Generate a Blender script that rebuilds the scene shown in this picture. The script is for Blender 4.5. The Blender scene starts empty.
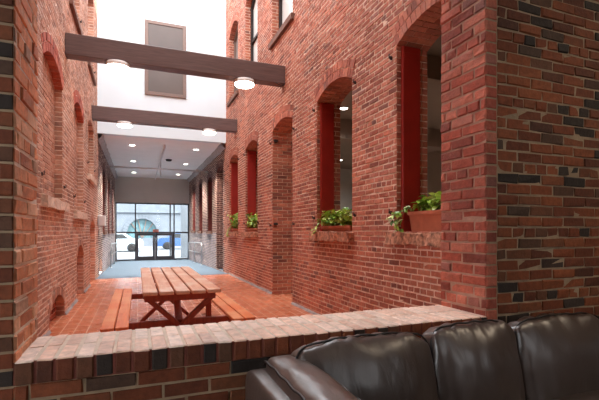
import bpy, math, random
from mathutils import Vector, Matrix, noise
R = random.Random(7)
S = bpy.context.scene
COL = S.collection
CAMZ = 1.30

# ------------------------------------------------------------------ mesh builder
class MB:
    def __init__(s):
        s.v = []; s.f = []; s.m = []; s.sm = []
    def add(s, vs, fs, m=0, smooth=False):
        o = len(s.v); s.v.extend(vs)
        for f in fs:
            s.f.append(tuple(i + o for i in f)); s.m.append(m); s.sm.append(smooth)
    def quad(s, a, b, c, d, m=0): s.add([a, b, c, d], [(0, 1, 2, 3)], m)
    def box(s, lo, hi, m=0, bev=0.0):
        x0, y0, z0 = lo; x1, y1, z1 = hi
        if bev <= 0:
            s.add([(x0,y0,z0),(x1,y0,z0),(x1,y1,z0),(x0,y1,z0),(x0,y0,z1),(x1,y0,z1),(x1,y1,z1),(x0,y1,z1)],
                  [(0,3,2,1),(4,5,6,7),(0,1,5,4),(1,2,6,5),(2,3,7,6),(3,0,4,7)], m)
        else:
            s.obox(((x0+x1)/2,(y0+y1)/2,(z0+z1)/2), (1,0,0),(0,1,0),(0,0,1),(x1-x0)/2,(y1-y0)/2,(z1-z0)/2,m,bev)
    def obox(s, c, ux, uy, uz, hx, hy, hz, m=0, bev=0.0, jit=0.0):
        """oriented box with chamfered edges"""
        c, ux, uy, uz = Vector(c), Vector(ux), Vector(uy), Vector(uz)
        b = min(bev, hx*.9, hy*.9, hz*.9)
        def P(x, y, z):
            p = c + ux*x + uy*y + uz*z
            if jit: p += Vector((R.uniform(-jit,jit),R.uniform(-jit,jit),R.uniform(-jit,jit)))
            return tuple(p)
        if b <= 0:
            vs = [P(-hx,-hy,-hz),P(hx,-hy,-hz),P(hx,hy,-hz),P(-hx,hy,-hz),P(-hx,-hy,hz),P(hx,-hy,hz),P(hx,hy,hz),P(-hx,hy,hz)]
            s.add(vs, [(0,3,2,1),(4,5,6,7),(0,1,5,4),(1,2,6,5),(2,3,7,6),(3,0,4,7)], m); return
        vs = []; idx = {}
        for sx in (-1,1):
            for sy in (-1,1):
                for sz in (-1,1):
                    for ax in range(3):
                        x = sx*(hx if ax == 0 else hx-b); y = sy*(hy if ax == 1 else hy-b); z = sz*(hz if ax == 2 else hz-b)
                        idx[(sx,sy,sz,ax)] = len(vs); vs.append(P(x,y,z))
        fs = []
        def g(*k): return idx[k]
        for ax in range(3):
            o1, o2 = [a for a in range(3) if a != ax]
            for sg in (-1,1):
                ring = []
                for (a, bb) in ((-1,-1),(1,-1),(1,1),(-1,1)):
                    k = [0,0,0]; k[ax] = sg; k[o1] = a; k[o2] = bb
                    ring.append(g(k[0],k[1],k[2],ax))
                if (sg > 0) == (ax == 1): ring.reverse()
                fs.append(tuple(ring))
        for ax in range(3):                      # edges running along ax
            o1, o2 = [a for a in range(3) if a != ax]
            for a in (-1,1):
                for bb in (-1,1):
                    k0 = [0,0,0]; k0[o1] = a; k0[o2] = bb
                    k1 = list(k0); k0[ax] = -1; k1[ax] = 1
                    q = [g(*k0,o1), g(*k1,o1), g(*k1,o2), g(*k0,o2)]
                    p = [Vector(vs[i]) for i in q]
                    n = (p[1]-p[0]).cross(p[2]-p[0]); mid = (p[0]+p[1]+p[2]+p[3])/4
                    if n.dot(mid-c) < 0: q.reverse()
                    fs.append(tuple(q))
        for sx in (-1,1):
            for sy in (-1,1):
                for sz in (-1,1):
                    q = [g(sx,sy,sz,0),g(sx,sy,sz,1),g(sx,sy,sz,2)]
                    if sx*sy*sz < 0: q.reverse()
                    fs.append(tuple(q))
        s.add(vs, fs, m)
    def bar(s, p0, p1, w, h, up=(0,0,1), m=0, bev=.004):
        p0, p1 = Vector(p0), Vector(p1)
        d = (p1-p0); L = d.length; d.normalize()
        side = d.cross(Vector(up)).normalized(); u2 = side.cross(d).normalized()
        s.obox((p0+p1)/2, d, side, u2, L/2, w/2, h/2, m, bev)
    def tube(s, pts, r, n=8, m=0, closed=False, cap=True):
        pts = [Vector(p) for p in pts]; N = len(pts)
        rad = r if isinstance(r, (list, tuple)) else [r]*N
        vs = []; fs = []; prev = None
        for i, p in enumerate(pts):
            if closed: t = pts[(i+1) % N]-pts[i-1]
            else: t = pts[min(i+1,N-1)]-pts[max(i-1,0)]
            t.normalize()
            if prev is None:
                a = Vector((0,0,1)) if abs(t.z) < .9 else Vector((1,0,0))
                prev = (a - t*a.dot(t)).normalized()
            else:
                prev = (prev - t*prev.dot(t)).normalized()
            b = t.cross(prev)
            for k in range(n):
                an = 2*math.pi*k/n
                vs.append(tuple(p + (prev*math.cos(an)+b*math.sin(an))*rad[i]))
        for i in range(N if closed else N-1):
            j = (i+1) % N
            for k in range(n):
                k2 = (k+1) % n
                fs.append((i*n+k, i*n+k2, j*n+k2, j*n+k))
        if cap and not closed:
            fs.append(tuple(range(n-1,-1,-1))); fs.append(tuple((N-1)*n+k for k in range(n)))
        s.add(vs, fs, m, True)
    def lathe(s, c, prof, n=32, m=0, axis='z', smooth=True):
        """prof: (radius, height) list; axis z or x/y"""
        vs = []; fs = []
        for (r, h) in prof:
            for k in range(n):
                a = 2*math.pi*k/n
                x, y = r*math.cos(a), r*math.sin(a)
                if axis == 'z': vs.append((c[0]+x, c[1]+y, c[2]+h))
                elif axis == 'y': vs.append((c[0]+x, c[1]+h, c[2]-y))
                else: vs.append((c[0]+h, c[1]+x, c[2]+y))
        for i in range(len(prof)-1):
            for k in range(n):
                k2 = (k+1) % n
                fs.append((i*n+k, i*n+k2, (i+1)*n+k2, (i+1)*n+k))
        s.add(vs, fs, m, smooth)
        s.add([vs[k] for k in range(n)], [tuple(range(n-1,-1,-1))], m)
        L = (len(prof)-1)*n
        s.add([vs[L+k] for k in range(n)], [tuple(range(n))], m)
    def grid(s, rows, m=0, smooth=True, closed=False):
        n = len(rows[0]); vs = [tuple(p) for r in rows for p in r]; fs = []
        for i in range(len(rows)-1):
            for k in range(n if closed else n-1):
                k2 = (k+1) % n
                fs.append((i*n+k, i*n+k2, (i+1)*n+k2, (i+1)*n+k))
        s.add(vs, fs, m, smooth)
    def build(s, name, mats, parent=None, origin=None, recalc=False):
        me = bpy.data.meshes.new(name)
        o_ = Vector(origin) if origin is not None else Vector((0,0,0))
        vs = s.v if origin is None else [tuple(Vector(p)-o_) for p in s.v]
        me.from_pydata(vs, [], s.f)
        if not isinstance(mats, (list, tuple)): mats = [mats]
        for mt in mats: me.materials.append(mt)
        me.polygons.foreach_set('material_index', s.m)
        me.polygons.foreach_set('use_smooth', s.sm)
        me.update()
        if recalc:
            import bmesh
            bm = bmesh.new(); bm.from_mesh(me)
            bmesh.ops.remove_doubles(bm, verts=bm.verts, dist=1e-5)
            bmesh.ops.recalc_face_normals(bm, faces=bm.faces); bm.to_mesh(me); bm.free()
        ob = bpy.data.objects.new(name, me); COL.objects.link(ob)
        ob.location = o_
        if parent is not None:
            ob.parent = parent
            ob.location = o_ - Vector(parent.location) if parent.parent is None else o_
        return ob

def tag(o, label=None, cat=None, group=None, kind=None):
    if label: o['label'] = label
    if cat: o['category'] = cat
    if group: o['group'] = group
    if kind: o['kind'] = kind
    return o
def empty(name, loc, label=None, cat=None, group=None, kind=None):
    o = bpy.data.objects.new(name, None); COL.objects.link(o); o.location = loc
    o.empty_display_size = .1
    return tag(o, label, cat, group, kind)
def struct(mb, name, mats, parent=None, recalc=False):
    o = mb.build(name, mats, parent, recalc=recalc)
    if parent is None: o['kind'] = 'structure'
    return o

# ------------------------------------------------------------------ materials
def new_mat(name):
    m = bpy.data.materials.new(name); m.use_nodes = True
    nt = m.node_tree; b = nt.nodes['Principled BSDF']
    return m, nt, b
def L(nt, a, b): nt.links.new(a, b)
def sock(node, name):
    return node.inputs[name]
def simple(name, col, rough=.5, metal=0, var=.12, scale=12, bump=0.0, bscale=60, coat=0, spec=None):
    m, nt, b = new_mat(name)
    tc = nt.nodes.new('ShaderNodeTexCoord')
    n = nt.nodes.new('ShaderNodeTexNoise'); n.inputs['Scale'].default_value = scale; n.inputs['Detail'].default_value = 5
    L(nt, tc.outputs['Object'], n.inputs['Vector'])
    r = nt.nodes.new('ShaderNodeValToRGB')
    r.color_ramp.elements[0].position = .3; r.color_ramp.elements[1].position = .72
    r.color_ramp.elements[0].color = tuple(c*(1-var) for c in col)+(1,)
    r.color_ramp.elements[1].color = tuple(min(1,c*(1+var)) for c in col)+(1,)
    L(nt, n.outputs['Fac'], r.inputs['Fac']); L(nt, r.outputs['Color'], b.inputs['Base Color'])
    b.inputs['Roughness'].default_value = rough; b.inputs['Metallic'].default_value = metal
    if spec is not None: b.inputs['Specular IOR Level'].default_value = spec
    if coat: b.inputs['Coat Weight'].default_value = coat; b.inputs['Coat Roughness'].default_value = .15
    if bump:
        n2 = nt.nodes.new('ShaderNodeTexNoise'); n2.inputs['Scale'].default_value = bscale; n2.inputs['Detail'].default_value = 6
        L(nt, tc.outputs['Object'], n2.inputs['Vector'])
        bp = nt.nodes.new('ShaderNodeBump'); bp.inputs['Strength'].default_value = bump; bp.inputs['Distance'].default_value = .01
        L(nt, n2.outputs['Fac'], bp.inputs['Height']); L(nt, bp.outputs['Normal'], b.inputs['Normal'])
    return m
def srgb(r, g, b):
    f = lambda c: (c/255/12.92) if c/255 <= .04045 else ((c/255+.055)/1.055)**2.4
    return (f(r), f(g), f(b))
def brick_mat(name, stops, rough=.85, bump=.5, pale=.0, palecol=(200,170,150), big=.25):
    """colour chosen per brick (mesh island), mottled and roughened"""
    m, nt, b = new_mat(name)
    g = nt.nodes.new('ShaderNodeNewGeometry'); tc = nt.nodes.new('ShaderNodeTexCoord')
    r = nt.nodes.new('ShaderNodeValToRGB'); cr = r.color_ramp; cr.interpolation = 'LINEAR'
    while len(cr.elements) < len(stops): cr.elements.new(.5)
    for e, (p, c) in zip(cr.elements, stops): e.position = p; e.color = srgb(*c)+(1,)
    L(nt, g.outputs['Random Per Island'], r.inputs['Fac'])
    n = nt.nodes.new('ShaderNodeTexNoise'); n.inputs['Scale'].default_value = 22; n.inputs['Detail'].default_value = 6; n.inputs['Roughness'].default_value = .65
    L(nt, tc.outputs['Object'], n.inputs['Vector'])
    mr = nt.nodes.new('ShaderNodeMapRange'); mr.inputs['From Min'].default_value = .3; mr.inputs['From Max'].default_value = .7
    mr.inputs['To Min'].default_value = .72; mr.inputs['To Max'].default_value = 1.22
    L(nt, n.outputs['Fac'], mr.inputs['Value'])
    mx = nt.nodes.new('ShaderNodeMix'); mx.data_type = 'RGBA'; mx.blend_type = 'MULTIPLY'; mx.inputs['Factor'].default_value = 1
    L(nt, r.outputs['Color'], mx.inputs['A']); L(nt, mr.outputs['Result'], mx.inputs['B'])
    out = mx.outputs['Result']
    nb = nt.nodes.new('ShaderNodeTexNoise'); nb.inputs['Scale'].default_value = 1.3; nb.inputs['Detail'].default_value = 4
    L(nt, tc.outputs['Object'], nb.inputs['Vector'])
    mb_ = nt.nodes.new('ShaderNodeMapRange'); mb_.inputs['From Min'].default_value = .3; mb_.inputs['From Max'].default_value = .7
    mb_.inputs['To Min'].default_value = 1-big; mb_.inputs['To Max'].default_value = 1+big
    L(nt, nb.outputs['Fac'], mb_.inputs['Value'])
    mx2 = nt.nodes.new('ShaderNodeMix'); mx2.data_type = 'RGBA'; mx2.blend_type = 'MULTIPLY'; mx2.inputs['Factor'].default_value = 1
    L(nt, out, mx2.inputs['A']); L(nt, mb_.outputs['Result'], mx2.inputs['B']); out = mx2.outputs['Result']
    if pale:
        n3 = nt.nodes.new('ShaderNodeTexNoise'); n3.inputs['Scale'].default_value = 9; n3.inputs['Detail'].default_value = 8; n3.inputs['Roughness'].default_value = .7
        L(nt, tc.outputs['Object'], n3.inputs['Vector'])
        m3 = nt.nodes.new('ShaderNodeMapRange'); m3.inputs['From Min'].default_value = .55; m3.inputs['From Max'].default_value = .75; m3.inputs['To Max'].default_value = pale
        L(nt, n3.outputs['Fac'], m3.inputs['Value'])
        mx3 = nt.nodes.new('ShaderNodeMix'); mx3.data_type = 'RGBA'; mx3.inputs['B'].default_value = srgb(*palecol)+(1,)
        L(nt, m3.outputs['Result'], mx3.inputs['Factor']); L(nt, out, mx3.inputs['A']); out = mx3.outputs['Result']
    L(nt, out, b.inputs['Base Color'])
    b.inputs['Roughness'].default_value = rough
    n2 = nt.nodes.new('ShaderNodeTexNoise'); n2.inputs['Scale'].default_value = 45; n2.inputs['Detail'].default_value = 8; n2.inputs['Roughness'].default_value = .6
    L(nt, tc.outputs['Object'], n2.inputs['Vector'])
    bp = nt.nodes.new('ShaderNodeBump'); bp.inputs['Strength'].default_value = bump; bp.inputs['Distance'].default_value = .008
    L(nt, n2.outputs['Fac'], bp.inputs['Height']); L(nt, bp.outputs['Normal'], b.inputs['Normal'])
    return m
def emit(name, col, st):
    m, nt, b = new_mat(name)
    b.inputs['Base Color'].default_value = (.9,.9,.9,1)
    b.inputs['Emission Color'].default_value = col+(1,); b.inputs['Emission Strength'].default_value = st
    return m
def wood(name, base, dark, axis=1, rough=.5, bump=.2, worn=None):
    m, nt, b = new_mat(name)
    tc = nt.nodes.new('ShaderNodeTexCoord'); mp = nt.nodes.new('ShaderNodeMapping')
    sc = [14, 14, 14]; sc[axis] = .9; mp.inputs['Scale'].default_value = sc
    L(nt, tc.outputs['Object'], mp.inputs['Vector'])
    n = nt.nodes.new('ShaderNodeTexNoise'); n.inputs['Scale'].default_value = 2.2; n.inputs['Detail'].default_value = 7; n.inputs['Distortion'].default_value = 1.2
    L(nt, mp.outputs['Vector'], n.inputs['Vector'])
    r = nt.nodes.new('ShaderNodeValToRGB'); r.color_ramp.elements[0].position = .3; r.color_ramp.elements[1].position = .68
    r.color_ramp.elements[0].color = srgb(*dark)+(1,); r.color_ramp.elements[1].color = srgb(*base)+(1,)
    L(nt, n.outputs['Fac'], r.inputs['Fac']); out = r.outputs['Color']
    if worn:
        n3 = nt.nodes.new('ShaderNodeTexNoise'); n3.inputs['Scale'].default_value = 3.5; n3.inputs['Detail'].default_value = 6
        L(nt, tc.outputs['Object'], n3.inputs['Vector'])
        m3 = nt.nodes.new('ShaderNodeMapRange'); m3.inputs['From Min'].default_value = .45; m3.inputs['From Max'].default_value = .62
        L(nt, n3.outputs['Fac'], m3.inputs['Value'])
        mx = nt.nodes.new('ShaderNodeMix'); mx.data_type = 'RGBA'; mx.inputs['B'].default_value = srgb(*worn)+(1,)
        ml = nt.nodes.new('ShaderNodeMath'); ml.operation = 'MULTIPLY'; ml.inputs[1].default_value = .75
        L(nt, m3.outputs['Result'], ml.inputs[0]); L(nt, ml.outputs[0], mx.inputs['Factor']); L(nt, out, mx.inputs['A']); out = mx.outputs['Result']
    L(nt, out, b.inputs['Base Color']); b.inputs['Roughness'].default_value = rough
    bp = nt.nodes.new('ShaderNodeBump'); bp.inputs['Strength'].default_value = bump; bp.inputs['Distance'].default_value = .004
    L(nt, n.outputs['Fac'], bp.inputs['Height']); L(nt, bp.outputs['Normal'], b.inputs['Normal'])
    return m
def glass(name, tint=(1,1,1), refl=.12, rough=.0):
    m = bpy.data.materials.new(name); m.use_nodes = True; nt = m.node_tree
    nt.nodes.remove(nt.nodes['Principled BSDF']); out = nt.nodes['Material Output']
    t = nt.nodes.new('ShaderNodeBsdfTransparent'); t.inputs['Color'].default_value = tint+(1,)
    g = nt.nodes.new('ShaderNodeBsdfGlossy'); g.inputs['Roughness'].default_value = rough
    lw = nt.nodes.new('ShaderNodeLayerWeight'); lw.inputs['Blend'].default_value = refl
    mx = nt.nodes.new('ShaderNodeMixShader')
    L(nt, lw.outputs['Fresnel'], mx.inputs['Fac']); L(nt, t.outputs[0], mx.inputs[1]); L(nt, g.outputs[0], mx.inputs[2]); L(nt, mx.outputs[0], out.inputs['Surface'])
    return m

M = {}
M['brick_right'] = brick_mat('brick_alley_right', [(0,(124,68,54)),(.08,(154,84,64)),(.5,(174,100,78)),(.88,(192,120,94)),(.96,(164,100,82)),(1,(126,82,72))], bump=.7, pale=.2, palecol=(214,196,180))
M['brick_left'] = brick_mat('brick_alley_left', [(0,(146,100,82)),(.1,(174,124,102)),(.5,(192,140,116)),(.85,(206,158,134)),(1,(160,120,104))], bump=.5, pale=.55, palecol=(226,208,192))
M['brick_jamb_left'] = brick_mat('brick_jamb_left', [(0,(172,104,74)),(.2,(206,130,92)),(.6,(222,150,110)),(.9,(228,178,144)),(1,(150,116,98))], bump=.8, pale=.4, palecol=(220,195,175))  # jamb brick lightened in colour to stand in for light from the alley
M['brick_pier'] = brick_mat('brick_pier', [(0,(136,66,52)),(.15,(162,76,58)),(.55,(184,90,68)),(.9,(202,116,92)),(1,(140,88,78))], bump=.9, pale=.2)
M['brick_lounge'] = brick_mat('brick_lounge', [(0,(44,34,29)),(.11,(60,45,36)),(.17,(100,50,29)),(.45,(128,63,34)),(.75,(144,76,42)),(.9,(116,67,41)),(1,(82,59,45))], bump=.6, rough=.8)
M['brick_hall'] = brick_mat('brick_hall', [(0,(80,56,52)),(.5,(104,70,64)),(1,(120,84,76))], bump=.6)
M['brick_grey'] = brick_mat('brick_grey_paint', [(0,(118,110,116)),(1,(150,140,146))], bump=.4)
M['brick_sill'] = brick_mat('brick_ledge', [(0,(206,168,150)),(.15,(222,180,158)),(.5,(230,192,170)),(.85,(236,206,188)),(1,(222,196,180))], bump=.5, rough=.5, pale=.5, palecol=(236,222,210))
M['mortar_alley'] = simple('mortar_alley', srgb(222,194,174), .95, var=.25, bump=.4)
M['mortar_left'] = simple('mortar_left', srgb(232,214,198), .95, var=.2, bump=.4)
M['mortar_lounge'] = simple('mortar_lounge', srgb(166,140,112), .95, var=.2, bump=.5)
M['mortar_pier'] = simple('mortar_pier', srgb(176,136,116), .95, var=.2, bump=.5)
M['mortar_red'] = simple('mortar_red', srgb(120,62,50), .95, var=.2, bump=.5)
M['mortar_pale'] = simple('mortar_pale', srgb(212,192,174), .95, var=.15, bump=.5)
M['white'] = simple('white_plaster', srgb(222,236,242), .8, var=.02, scale=2)
M['ceil'] = simple('ceiling_paint', srgb(246,240,234), .7, var=.03, scale=2)
M['taupe'] = simple('taupe_paint', srgb(200,188,176), .8, var=.03, scale=2)
M['room_dark'] = simple('room_paint_dark', srgb(146,130,118), .8, var=.03, scale=2)
M['room_grey'] = simple('room_paint_grey', srgb(200,198,196), .8, var=.03, scale=2)
M['beam'] = wood('beam_brown', (104,80,76), (84,62,58), axis=0, rough=.55, bump=.05)
M['frame'] = simple('window_frame_brown', srgb(122,100,90), .5, var=.08)
M['dark_metal'] = simple('dark_metal', srgb(54,48,48), .45, metal=.6, var=.1)
M['alu'] = simple('bronze_frame', srgb(66,62,66), .4, metal=.5, var=.05)
M['iron'] = simple('rusty_iron', srgb(58,40,36), .8, var=.3, scale=40)
M['shutter'] = simple('red_shutter', srgb(154,31,20), .5, var=.12, scale=6, bump=.05)
M['shutter_dark'] = simple('dark_red_shutter', srgb(110,46,40), .6, var=.12, scale=6)
M['stone'] = simple('rough_sandstone', srgb(176,124,98), .95, var=.65, scale=22, bump=1.0, bscale=25)
M['stone_left'] = simple('rough_limestone', srgb(216,188,168), .95, var=.3, scale=25, bump=1.0, bscale=25)
M['stone_brown'] = simple('brown_sill', srgb(120,84,70), .9, var=.2)
M['cement'] = simple('cement', srgb(160,150,146), .7, var=.2, scale=9, bump=.4)
M['carpet'] = simple('blue_carpet', srgb(82,100,116), .95, var=.15, scale=90, bump=.3, bscale=200)
M['lounge_floor'] = simple('lounge_floor_wood', srgb(70,52,40), .5, var=.15)
M['lounge_wall'] = simple('lounge_paint', srgb(78,64,52), .8, var=.05)
M['leather'] = None
M['terracotta'] = simple('terracotta', srgb(178,98,70), .8, var=.12, scale=14, bump=.15)
M['soil'] = simple('soil', srgb(52,38,28), .95, var=.3, scale=40, bump=.8)
M['stem'] = simple('plant_stem', srgb(112,130,58), .6)
M['steel'] = simple('brushed_steel', srgb(178,178,182), .3, metal=.9, var=.05)
M['pipe'] = simple('painted_pipe', srgb(226,222,218), .5, var=.05)
M['greybox'] = simple('grey_enamel', srgb(206,202,200), .45, var=.03)
M['housing'] = simple('lamp_housing', srgb(225,222,218), .5, var=.02)
M['lamp'] = emit('lamp_diffuser', (1,.95,.87), 16)
M['downlight'] = emit('downlight_lens', (1,.93,.82), 14)
M['roomlight'] = emit('room_light_lens', (1,.93,.85), 10)
M['glass'] = glass('clear_glass', (.93,.97,.97), .14)
M['pane_grey'] = simple('dim_window_pane', srgb(150,144,140), .12, var=.1, scale=2)
M['pane_pale'] = simple('pale_window_pane', srgb(222,224,222), .15, var=.05, scale=2)
M['pane_brown'] = simple('reflecting_window_pane', srgb(84,68,60), .35, var=.15, scale=1.5)
M['black'] = simple('black_rubber', srgb(26,26,28), .6)
M['rust_box'] = simple('reddish_brown_box', srgb(120,66,56), .6)
M['asphalt'] = simple('pale_street_paving', srgb(120,120,124), .9, var=.08, scale=3)
M['granite'] = None
M['table_top'] = wood('picnic_table_boards', (236,178,144), (212,138,102), axis=1, rough=.38, bump=.2, worn=(242,208,186))
M['bench_top'] = wood('picnic_bench_boards', (230,126,70), (206,98,50), axis=1, rough=.38, bump=.2, worn=(234,160,112))
M['table_leg'] = wood('picnic_table_frame', (164,74,50), (130,54,38), axis=2, rough=.55, bump=.15)

def mk_leather():
    m, nt, b = new_mat('brown_leather')
    tc = nt.nodes.new('ShaderNodeTexCoord')
    n = nt.nodes.new('ShaderNodeTexNoise'); n.inputs['Scale'].default_value = 5; n.inputs['Detail'].default_value = 5
    L(nt, tc.outputs['Object'], n.inputs['Vector'])
    r = nt.nodes.new('ShaderNodeValToRGB'); r.color_ramp.elements[0].color = srgb(68,54,48)+(1,); r.color_ramp.elements[1].color = srgb(90,73,65)+(1,)
    L(nt, n.outputs['Fac'], r.inputs['Fac']); L(nt, r.outputs['Color'], b.inputs['Base Color'])
    b.inputs['Roughness'].default_value = .38; b.inputs['Specular IOR Level'].default_value = .9; b.inputs['Coat Weight'].default_value = .35; b.inputs['Coat Roughness'].default_value = .3
    v = nt.nodes.new('ShaderNodeTexVoronoi'); v.inputs['Scale'].default_value = 260; v.feature = 'DISTANCE_TO_EDGE'
    L(nt, tc.outputs['Object'], v.inputs['Vector'])
    w = nt.nodes.new('ShaderNodeTexNoise'); w.inputs['Scale'].default_value = 7; w.inputs['Detail'].default_value = 4; w.inputs['Distortion'].default_value = .7
    wm = nt.nodes.new('ShaderNodeMapping'); wm.inputs['Scale'].default_value = (2.2,1.2,.6); wm.inputs['Rotation'].default_value = (0,.35,0)
    L(nt, tc.outputs['Object'], wm.inputs['Vector']); L(nt, wm.outputs['Vector'], w.inputs['Vector'])
    b1 = nt.nodes.new('ShaderNodeBump'); b1.inputs['Strength'].default_value = .16; b1.inputs['Distance'].default_value = .03
    L(nt, w.outputs['Fac'], b1.inputs['Height'])
    b2 = nt.nodes.new('ShaderNodeBump'); b2.inputs['Strength'].default_value = .12; b2.inputs['Distance'].default_value = .002
    L(nt, v.outputs['Distance'], b2.inputs['Height']); L(nt, b1.outputs['Normal'], b2.inputs['Normal'])
    L(nt, b2.outputs['Normal'], b.inputs['Normal'])
    return m
M['leather'] = mk_leather()
M['piping'] = simple('dark_leather_piping', srgb(34,26,25), .45, var=.1)

def mk_tile():
    m, nt, b = new_mat('quarry_tile_floor')
    tc = nt.nodes.new('ShaderNodeTexCoord')
    mp = nt.nodes.new('ShaderNodeMapping'); mp.inputs['Rotation'].default_value = (0,0,math.pi/2)
    L(nt, tc.outputs['Object'], mp.inputs['Vector'])
    br = nt.nodes.new('ShaderNodeTexBrick'); br.offset = 0.5
    br.inputs['Scale'].default_value = 1; br.inputs['Brick Width'].default_value = .305; br.inputs['Row Height'].default_value = .1525
    br.inputs['Mortar Size'].default_value = .007; br.inputs['Mortar Smooth'].default_value = .2
    br.inputs['Color1'].default_value = srgb(184,102,70)+(1,); br.inputs['Color2'].default_value = srgb(196,114,80)+(1,); br.inputs['Mortar'].default_value = srgb(230,176,146)+(1,)
    L(nt, mp.outputs['Vector'], br.inputs['Vector'])
    n = nt.nodes.new('ShaderNodeTexNoise'); n.inputs['Scale'].default_value = 3; n.inputs['Detail'].default_value = 5
    L(nt, tc.outputs['Object'], n.inputs['Vector'])
    mr = nt.nodes.new('ShaderNodeMapRange'); mr.inputs['To Min'].default_value = .9; mr.inputs['To Max'].default_value = 1.1
    L(nt, n.outputs['Fac'], mr.inputs['Value'])
    mx = nt.nodes.new('ShaderNodeMix'); mx.data_type = 'RGBA'; mx.blend_type = 'MULTIPLY'; mx.inputs['Factor'].default_value = 1
    L(nt, br.outputs['Color'], mx.inputs['A']); L(nt, mr.outputs['Result'], mx.inputs['B']); L(nt, mx.outputs['Result'], b.inputs['Base Color'])
    m2 = nt.nodes.new('ShaderNodeMapRange'); m2.inputs['To Min'].default_value = .2; m2.inputs['To Max'].default_value = .34
    L(nt, n.outputs['Fac'], m2.inputs['Value']); L(nt, m2.outputs['Result'], b.inputs['Roughness'])
    bp = nt.nodes.new('ShaderNodeBump'); bp.inputs['Strength'].default_value = .25; bp.inputs['Distance'].default_value = .004; bp.invert = True
    L(nt, br.outputs['Fac'], bp.inputs['Height']); L(nt, bp.outputs['Normal'], b.inputs['Normal'])
    return m
M['tile'] = mk_tile()

def mk_leaf():
    m, nt, b = new_mat('pothos_leaf')
    g = nt.nodes.new('ShaderNodeNewGeometry')
    r = nt.nodes.new('ShaderNodeValToRGB'); cr = r.color_ramp
    cr.elements.new(.5); cr.elements.new(.9)
    for e, (p, c) in zip(cr.elements, [(0,(84,132,40)),(.4,(140,180,56)),(.8,(196,216,100)),(1,(236,238,170))]): e.position = p; e.color = srgb(*c)+(1,)
    L(nt, g.outputs['Random Per Island'], r.inputs['Fac']); L(nt, r.outputs['Color'], b.inputs['Base Color'])
    b.inputs['Roughness'].default_value = .35
    b.inputs['Subsurface Weight'].default_value = 0
    return m
M['leaf'] = mk_leaf()

# ------------------------------------------------------------------ brickwork
CO = .072; CA = .062
def bricks(mb, O, U, V, N, z0, z1, spans, m=0, Lb=.215, j=.011, prot=(.004,.010), jit=.0015, ins=.004, seed=0, mfun=None, header=6, course=CO):
    """real bricks laid course by course on the plane O + a*U + b*V, facing N; spans(z) gives the solid stretches of a course"""
    O, U, V, N = Vector(O), Vector(U), Vector(V), Vector(N)
    rr = random.Random(seed)
    flip = U.cross(V).dot(N) < 0
    n = int(round((z1-z0)/course))
    for i in range(n):
        za, zb = z0+i*course+j/2, z0+(i+1)*course-j/2
        zc = (za+zb)/2
        head = (i % header == header-1)
        Lr = Lb/2 if head else Lb
        off = (i % 2)*Lr/2
        for (a, b) in spans(zc):
            k = math.floor((a-off)/Lr)
            cuts = [a]
            while True:
                k += 1
                p = k*Lr+off + rr.uniform(-.006,.006)
                if p >= b-.035: break
                if p > a+.035: cuts.append(p)
            cuts.append(b)
            for q in range(len(cuts)-1):
                x0 = cuts[q]+(j/2 if q else 0); x1 = cuts[q+1]-(j/2 if q < len(cuts)-2 else 0)
                if x1-x0 < .02: continue
                p = rr.uniform(*prot)
                u = lambda: rr.uniform(-jit, jit)
                vs = []
                for (x, z) in ((x0,za),(x1,za),(x1,zb),(x0,zb)):
                    vs.append(tuple(O+U*(x+u())+V*(z+u())))
                for (x, z) in ((x0+ins,za+ins),(x1-ins,za+ins),(x1-ins,zb-ins),(x0+ins,zb-ins)):
                    vs.append(tuple(O+U*(x+u())+V*(z+u())+N*(p+u())))
                fs = [(4,5,6,7),(0,1,5,4),(1,2,6,5),(2,3,7,6),(3,0,4,7)]
                if flip: fs = [tuple(reversed(f)) for f in fs]
                mm = m if mfun is None else mfun((x0+x1)/2, zc)
                mb.add(vs, fs, mm)

class Op:
    def __init__(s, a, b, zs, zp, zt, ring=.21):
        s.a, s.b, s.zs, s.zp, s.zt, s.ring = a, b, zs, zp, zt, ring
        s.c = (a+b)/2; s.hw = (b-a)/2; h = zt-zp
        s.R = (s.hw**2+h*h)/(2*h); s.zc = zt-s.R; s.phi = math.asin(min(1, s.hw/s.R))
        s.Ro = s.R+ring
    def top(s, y):
        return s.zc+math.sqrt(max(0, s.R**2-(y-s.c)**2))
    def block(s, z):
        if z < s.zs: return None
        if z <= s.zp: return (s.a, s.b)
        if z >= s.zc+s.Ro: return None
        w = math.sqrt(max(0, s.Ro**2-(z-s.zc)**2))
        if s.phi < math.pi/2-.01: w = min(w, (z-s.zc)*math.tan(s.phi))
        return (s.c-w, s.c+w)
def span_fn(a, b, ops, extra=()):
    def f(z):
        bl = [o.block(z) for o in ops]
        bl = sorted([x for x in bl if x]+[(e[0],e[1]) for e in extra if e[2] <= z <= e[3]])
        out = []; p = a
        for (x, y) in bl:
            if x > p+.02: out.append((p, min(x, b)))
            p = max(p, y)
        if b > p+.02: out.append((p, b))
        return out
    return f
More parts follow.
